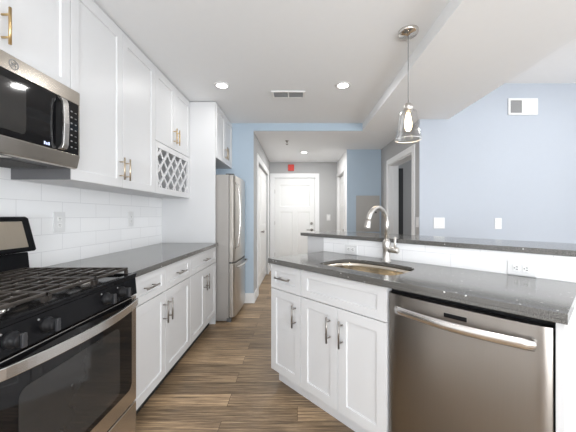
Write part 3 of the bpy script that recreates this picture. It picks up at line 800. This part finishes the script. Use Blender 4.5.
# ------------------------------------------------------------ wall plates
def plate(name, label, cat, loc, rz, w, h, kind, group):
    """Plate in the local x-z plane, front looks along -y."""
    r = thing(name, label, cat, loc, rz, group)
    bm = B(); box(bm, -w / 2, w / 2, -.006, 0, -h / 2, h / 2, bev=.002); obj('cover_plate', bm, 'plate_white', r)
    if kind == 'outlet':
        for z in (-.020, .020):
            bm = B(); box(bm, -.016, .016, -.008, -.0055, z - .014, z + .014, bev=.002); rc = obj('receptacle', bm, 'plastic_white', r)
            bm = B()
            for x in (-.006, .006): box(bm, x - .0013, x + .0013, -.0085, -.0078, z - .002, z + .007)
            box(bm, -.002, .002, -.0085, -.0078, z - .009, z - .005)
            obj('slots', bm, 'slot_dark', rc)
    elif kind == 'outlet_h':
        for x in (-.020, .020):
            bm = B(); box(bm, x - .014, x + .014, -.008, -.0055, -.016, .016, bev=.002); rc = obj('receptacle', bm, 'plastic_white', r)
            bm = B()
            for z in (-.006, .006): box(bm, x - .002, x + .007, -.0085, -.0078, z - .0018, z + .0018)
            box(bm, x - .010, x - .005, -.0085, -.0078, -.0025, .0025)
            obj('slots', bm, 'slot_dark', rc)
    else:
        n = int(kind[-1]); 
        for k in range(n):
            x = (k - (n - 1) / 2) * .046
            bm = B(); box(bm, x - .0165, x + .0165, -.0085, -.0055, -.033, .033, bev=.002); obj('rocker', bm, 'plastic_white', r)
            bm = B(); box(bm, x - .0165, x + .0165, -.0075, -.0050, -.036, -.034); obj('rocker_gap', bm, 'vent_grey', r)
    return r
LW = XW + .0095
plate('wall_outlet', 'white outlet on the tiled left wall nearest the range', 'outlet', (LW, 1.812, 1.18), PI / 2, .086, .130, 'outlet', 'outlets on the left tiled wall')
plate('wall_outlet', 'white outlet on the tiled left wall below the wine rack', 'outlet', (LW, 2.59, 1.19), PI / 2, .086, .130, 'outlet', 'outlets on the left tiled wall')
plate('wall_outlet', 'white sideways outlet on the island tile to the right of the faucet', 'outlet', isl(1.354, .598, .953), IR, .117, .070, 'outlet_h', 'outlets on the island tile')
plate('wall_outlet', 'white sideways outlet on the island tile left of the faucet, behind the sink', 'outlet', isl(.287, .598, .955), IR, .117, .070, 'outlet_h', 'outlets on the island tile')
plate('light_switch', 'wide white double switch plate on the blue wall', 'switch', (1.740, YR - .0005, 1.128), 0, .135, .135, 'rocker2', 'switches on the blue wall')
plate('light_switch', 'narrow white single switch on the blue wall', 'switch', (2.465, YR - .0005, 1.122), 0, .082, .135, 'rocker1', 'switches on the blue wall')
plate('light_switch', 'white switch on the grey wall beside the white entry door', 'switch', (.690, YD - .0005, 1.175), 0, .082, .132, 'rocker1', None)
plate('light_switch', 'white switch on the grey wall strip beside the open doorway', 'switch', (XG - .0005, 3.552, 1.137), -PI / 2, .080, .125, 'rocker1', None)

# ------------------------------------------------------------ things on walls and ceilings
r = thing('wall_vent', 'white rectangular vent with two halves high on the blue wall', 'vent', (2.764, YR - .0005, 2.555))
bm = B()
for q in ((-.18, .18, .078, .10), (-.18, .18, -.10, -.078), (-.18, -.155, -.078, .078), (.155, .18, -.078, .078)): box(bm, q[0], q[1], -.014, 0, q[2], q[3], bev=.002)
obj('frame', bm, 'plastic_white', r)
bx('cover', (-.012, .1545, -.011, -.001, -.0775, .0775), 'plastic_white', r, .002)
bm = B(); box(bm, -.1545, -.0125, -.004, -.001, -.0775, .0775)
for k in range(10): box(bm, -.1545, -.0125, -.009, -.004, -.074 + k * .0150, -.066 + k * .0150)
obj('louvre', bm, 'vent_grey', r)
r = thing('ceiling_vent', 'white ceiling vent grille with two dark louvred openings', 'vent', (-.095, 3.01, ZC - .0005))
bm = B(); X_, Y_ = .175, .085
for q in ((-X_, X_, Y_ - .022, Y_), (-X_, X_, -Y_, -Y_ + .022), (-X_, -X_ + .022, -Y_ + .022, Y_ - .022), (X_ - .022, X_, -Y_ + .022, Y_ - .022), (-.006, .006, -Y_ + .022, Y_ - .022)): box(bm, q[0], q[1], q[2], q[3], -.010, 0, bev=.002)
obj('frame', bm, 'plastic_white', r)
bx('duct', (-X_ + .022, X_ - .022, -Y_ + .022, Y_ - .022, -.002, 0), 'slot_dark', r)
bm = B()
for k in range(7):
    y = -Y_ + .030 + k * .0185
    box(bm, -X_ + .022, X_ - .022, y, y + .005, -.008, -.002)
obj('louvres', bm, 'vent_grey', r)
def downlight(label, x, y, z, power, color=(1.0, .99, .975)):
    r = thing('recessed_light', label, 'ceiling light', (x, y, z), 0, 'recessed ceiling lights')
    bm = B(); lathe(bm, [(.052, -.003), (.056, -.008), (.072, -.006), (.076, -.0005), (.052, -.0005)], (0, 0, 0), 32); obj('trim_ring', bm, 'plastic_white', r)
    bm = B(); lathe(bm, [(.052, -.0005), (.052, -.004), (0, -.004)], (0, 0, 0), 32); obj('lens', bm, 'lamp_glow', r)
    L = area_light('downlight', (0, 0, -.012), (0, 0, -1), .10, .10, power, color, 'DISK'); L.parent = r
    return r
downlight('round recessed light in the kitchen ceiling near the refrigerator cabinet', -.744, 2.805, ZC, DOWNLIGHT_W)
downlight('round recessed light in the kitchen ceiling near the soffit step, right of the vent', .45, 2.805, ZC, DOWNLIGHT_W * 1.8)
downlight('round recessed light in the low hall ceiling in front of the entry door', .125, 5.32, ZS, DOWNLIGHT_W * 7.2)
downlight('round recessed light over the aisle beside the range, reflected in the microwave', -.70, .75, ZC, DOWNLIGHT_W * .5)
downlight('round recessed light in the kitchen ceiling above the aisle in front of the dishwasher', .45, .75, ZC, DOWNLIGHT_W * 2.6)  # added out of view to brighten the left base cabinets
downlight('round recessed light in the high living room ceiling facing the blue wall', 3.0, 2.4, ZHI, DOWNLIGHT_W * 3.5)  # added out of view to brighten the blue wall below the soffit
# pendant
pz = ZC - .0005
pd = thing('pendant_lamp', 'pendant lamp with a clear glass shade hanging over the island', 'pendant lamp', (.772, 1.98, pz))
bm = B(); lathe(bm, [(0, 0), (.068, 0), (.068, -.012), (.062, -.022), (.020, -.026), (.008, -.034), (0, -.034)], (0, 0, 0), 28); obj('canopy', bm, 'chrome', pd)
bm = B(); tube(bm, [(0, 0, -.034), (0, 0, -.508)], .0032, 8); obj('cord', bm, 'cord_grey', pd)
bm = B(); lathe(bm, [(0, -.500), (.012, -.500), (.022, -.508), (.030, -.520), (.032, -.551), (.026, -.553), (.024, -.566), (.020, -.572), (0, -.572)], (0, 0, 0), 24); obj('socket', bm, 'faucet_nickel', pd)
bm = B(); out = [(.030, -.552), (.048, -.556), (.057, -.567), (.062, -.61), (.073, -.68), (.085, -.742), (.087, -.753)]
inn = [(r_ - .0028, z_ - (.002 if k < 2 else 0)) for k, (r_, z_) in enumerate(out)][::-1]
lathe(bm, out + inn, (0, 0, 0), 40); gs = obj('glass_shade', bm, 'clear_glass', pd)
bm = B(); ring = [(.0865 * math.cos(2 * PI * k / 48), .0865 * math.sin(2 * PI * k / 48), -.7545) for k in range(49)]
tube(bm, ring, .0016, 8, False); obj('glass_rim', bm, 'glass_edge', gs)
bm = B(); lathe(bm, [(.012, -.573), (.014, -.585), (.019, -.61), (.024, -.64), (.022, -.672), (.012, -.692), (0, -.696)], (0, 0, 0), 20); obj('bulb', bm, 'bulb_glow', pd)
pl = bpy.data.lights.new('bulb_light', 'POINT'); pl.energy = 1.5; pl.color = (1.0, .80, .55); pl.shadow_soft_size = .03
plo = bpy.data.objects.new('bulb_light', pl); C.objects.link(plo); plo.parent = pd; plo.location = (0, 0, -.73)
# red fire alarm box above the entry door
r = thing('fire_alarm', 'small red fire alarm box on the grey wall above the entry door', 'fire alarm', (-.140, YD - .0005, 2.275))
bm = B(); box(bm, -.066, .066, -.045, 0, -.070, .070, bev=.006); obj('housing', bm, 'alarm_red', r)
bm = B()
for k in range(4): box(bm, -.045, .045, -.048, -.044, -.045 + k * .02, -.037 + k * .02)
obj('grille', bm, 'alarm_red', r)
# sprinkler
r = thing('fire_sprinkler', 'small metal sprinkler head hanging from the hall ceiling', 'sprinkler', (-.165, 4.50, ZS - .0005))
bm = B(); lathe(bm, [(0, 0), (.030, 0), (.026, -.006), (.012, -.010), (.012, -.026), (0, -.026)], (0, 0, 0), 20); obj('escutcheon', bm, 'nickel', r)
bm = B()
for s in (-1, 1): tube(bm, [(s * .008, 0, -.024), (s * .016, 0, -.040), (s * .004, 0, -.058)], .003, 6)
lathe(bm, [(0, -.056), (.020, -.058), (.020, -.061), (0, -.062)], (0, 0, 0), 16); obj('deflector', bm, 'nickel', r)
# electrical panel on the blue column wall
r = thing('breaker_panel', 'grey metal breaker panel on the blue wall behind the faucet', 'electrical panel', (1.05, YP - .0005, .93))
bm = B(); box(bm, 0, .42, -.012, 0, 0, .645, bev=.003); obj('cover_plate', bm, 'panel_grey', r)
bm = B(); box(bm, .032, .388, -.019, -.0125, .040, .605, bev=.003); o = obj('door', bm, 'panel_grey', r)
bm = B(); box(bm, .335, .365, -.023, -.0185, .33, .36, bev=.002); obj('latch', bm, 'slot_dark', o)
